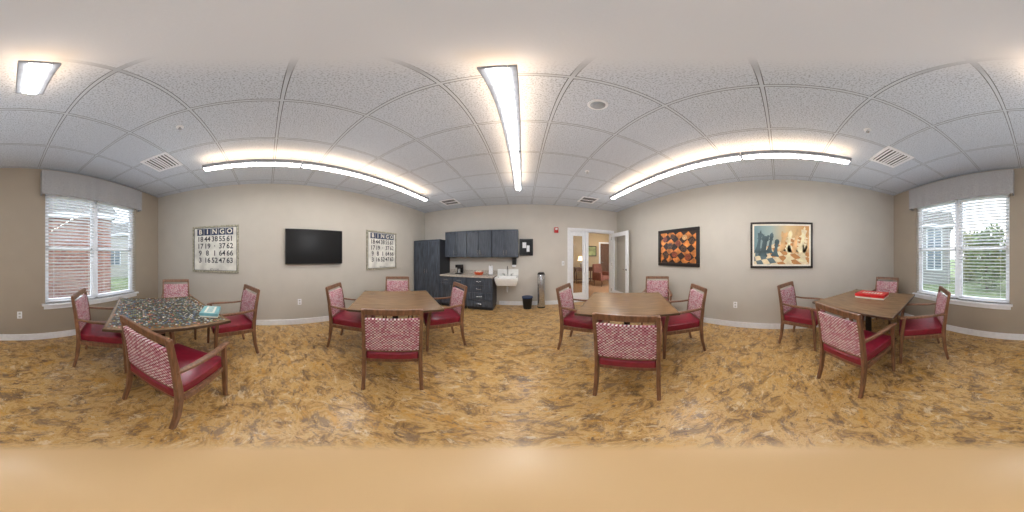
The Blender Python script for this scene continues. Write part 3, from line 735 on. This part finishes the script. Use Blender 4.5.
make('sheet', BM((-.10, .0, -.024, -.02, -.02, .13)), 'white', ex); make('sheet', BM((.01, .09, -.024, -.02, -.12, .05)), 'white', ex)
al = thing('fire_alarm', 'red fire alarm strobe on the wall left of the door', 'fire alarm', (.885, D, 2.06))
make('housing', BM((-.055, .055, -.05, -.002, -.075, .075)), 'red', al, .006); make('strobe_lens', BM((-.03, .03, -.065, -.05, .0, .05)), 'white', al, .005)
wb = thing('waste_bin', 'small black waste bin with blue liner beside the sink', 'bin', (.10, D-.28, 0))
bm = bmesh.new(); cyl(bm, (0, 0, 0), .10, .30, r2=.13); make('bin_body', bm, 'black', wb, .004)
bm = bmesh.new(); cyl(bm, (0, 0, .29), .136, .03, r2=.138); make('liner', bm, 'blue', wb)
gb = thing('tall_canister', 'tall slim shiny metal canister on the floor right of the black bin', 'canister', (.455, D-.2, 0))
bm = bmesh.new(); cyl(bm, (0, 0, .02), .100, .86, seg=40); make('canister_body', bm, 'steel', gb, .004, True)
bm = bmesh.new(); cyl(bm, (0, 0, .885), .100, .05, r2=.07, seg=40); make('lid', bm, 'black', gb, .004)
bm = bmesh.new(); cyl(bm, (0, 0, 0), .104, .03, seg=40); make('base_ring', bm, 'black', gb)

# ---------------------------------------------------------------- outdoors
o = make('lawn', BM((-40, 40, -60, -E-T, -.35, -.25)), 'grass'); tag(o, 'green lawn outside the windows', 'lawn', kind='structure')
hpn = plain('house_pane', (110, 124, 136), .2)
def house(name, label, x, y, w, dep, h, mat, rz, wins):
    t = thing(name, label, 'building', (x, y, -.25), R(rz))
    make('wall', BM((-w/2, w/2, -dep/2, dep/2, 0, h)), mat, t)
    bm = bmesh.new(); r = h+1.3; ov = .25
    v = [bm.verts.new(p) for p in ((-w/2-ov, dep/2+ov, h), (w/2+ov, dep/2+ov, h), (w/2+ov, -dep/2-ov, h), (-w/2-ov, -dep/2-ov, h), (-w/2-ov, 0, r), (w/2+ov, 0, r))]
    for f in ((0, 1, 5, 4), (2, 3, 4, 5), (0, 4, 3), (1, 2, 5), (3, 2, 1, 0)): bm.faces.new([v[i] for i in f])
    make('roof', bm, 'roof', t)
    make('eave', BM((-w/2-.26, w/2+.26, dep/2+.2, dep/2+.28, h-.1, h+.08)), 'white', t)
    for wx, wz in wins:
        f = make('window', BM((wx-.45, wx+.45, dep/2, dep/2+.05, wz, wz+1.2)), 'white', t)
        make('pane', BM((wx-.38, wx-.03, dep/2+.05, dep/2+.06, wz+.07, wz+1.13), (wx+.03, wx+.38, dep/2+.05, dep/2+.06, wz+.07, wz+1.13)), hpn, f)
house('brick_building', 'red brick building outside the left window', -2.2, -7.2, 4.0, 3, 3.1, 'brick', -20, ())
house('pale_house', 'pale sided house beyond the brick building', -8.9, -11.0, 8, 4, 3.2, 'palesiding', -38, ((-1.5, .9), (0.6, .9), (2.4, .9)))
house('grey_house', 'grey sided house outside the right window', 7.2, -8.0, 4.2, 3, 3.3, 'siding', 36, ((-1.2, .8), (.9, .8), (-1.2, 2.0), (.9, 2.0)))
def tree(label, x, y, h, rad, lm, n=2400):
    t = thing('tree', label, 'tree', (x, y, -.25), 0, 'trees outside the windows')
    bm = bmesh.new(); tube(bm, [(0, 0, 0), (.05, 0, h*.35), (-.05, .05, h*.7)], .07, 8)
    for k in range(5):
        a = k*1.26; tube(bm, [(0, 0, h*(.25+.08*k)), (math.cos(a)*rad*.4, math.sin(a)*rad*.4, h*(.5+.07*k))], .03, 6)
    make('trunk', bm, 'bark', t)
    bm = bmesh.new(); cl = [(random.uniform(-.52, .52)*rad, random.uniform(-.52, .52)*rad, h*random.uniform(.12, .92), rad*random.uniform(.3, .48)) for _ in range(20)]
    for _ in range(n):
        c = random.choice(cl); d_ = Vector((random.gauss(0, 1), random.gauss(0, 1), random.gauss(0, 1))).normalized()*c[3]*random.uniform(.6, 1)
        p = Vector(c[:3])+d_; p.z = max(p.z, .05); u = Vector((random.gauss(0, 1), random.gauss(0, 1), random.gauss(0, 1))).normalized(); w_ = u.orthogonal().normalized(); s = random.uniform(.07, .14)
        bm.faces.new([bm.verts.new(p+u*s), bm.verts.new(p+w_*s*.5), bm.verts.new(p-u*s), bm.verts.new(p-w_*s*.5)])
    make('foliage', bm, lm, t)
tree('low leafy bush right of the brick building outside the left window', -6.2, -6.2, 1.3, .8, 'leaf', 1500)
tree('olive green tree nearest the grey house', 4.2, -9.8, 3.0, 1.3, 'leaf2')
tree('green tree in the middle of the right window view', 2.25, -7.4, 2.9, 1.25, 'leaf')
tree('olive tree outside the right window, nearest the taupe wall middle', .9, -10.0, 3.2, 1.4, 'leaf2')

# ---------------------------------------------------------------- sky and sun
w = bpy.data.worlds.new('sky'); S.world = w; w.use_nodes = True; nt = w.node_tree
bg = nt.nodes['Background']
tc = N(nt, 'ShaderNodeTexCoord'); nz = N(nt, 'ShaderNodeTexNoise'); nz.inputs['Scale'].default_value = 3; nz.inputs['Detail'].default_value = 6
nt.links.new(tc.outputs['Generated'], nz.inputs['Vector'])
r = ramp(nt, [(.4, (190, 214, 240)), (.6, (248, 250, 252))]); nt.links.new(nz.outputs['Fac'], r.inputs[0]); nt.links.new(r.outputs[0], bg.inputs['Color'])
bg.inputs['Strength'].default_value = 3.5
sun = bpy.data.lights.new('sun', 'SUN'); sun.energy = 1.5; sun.angle = R(3); so = bpy.data.objects.new('sun', sun); COL.objects.link(so)
so.rotation_euler = (R(40), 0, R(20))

# ---------------------------------------------------------------- camera
cam = bpy.data.cameras.new('camera'); co = bpy.data.objects.new('camera', cam); COL.objects.link(co)
cam.type = 'PANO'
try: cam.panorama_type = 'EQUIRECTANGULAR'
except Exception: pass
try: cam.cycles.panorama_type = 'EQUIRECTANGULAR'
except Exception: pass
co.location = (0, 0, HC); co.rotation_euler = (R(90), 0, R(4))
cam.clip_start = .02
S.camera = co
S.view_settings.view_transform = 'Standard'
S.view_settings.look = 'None'
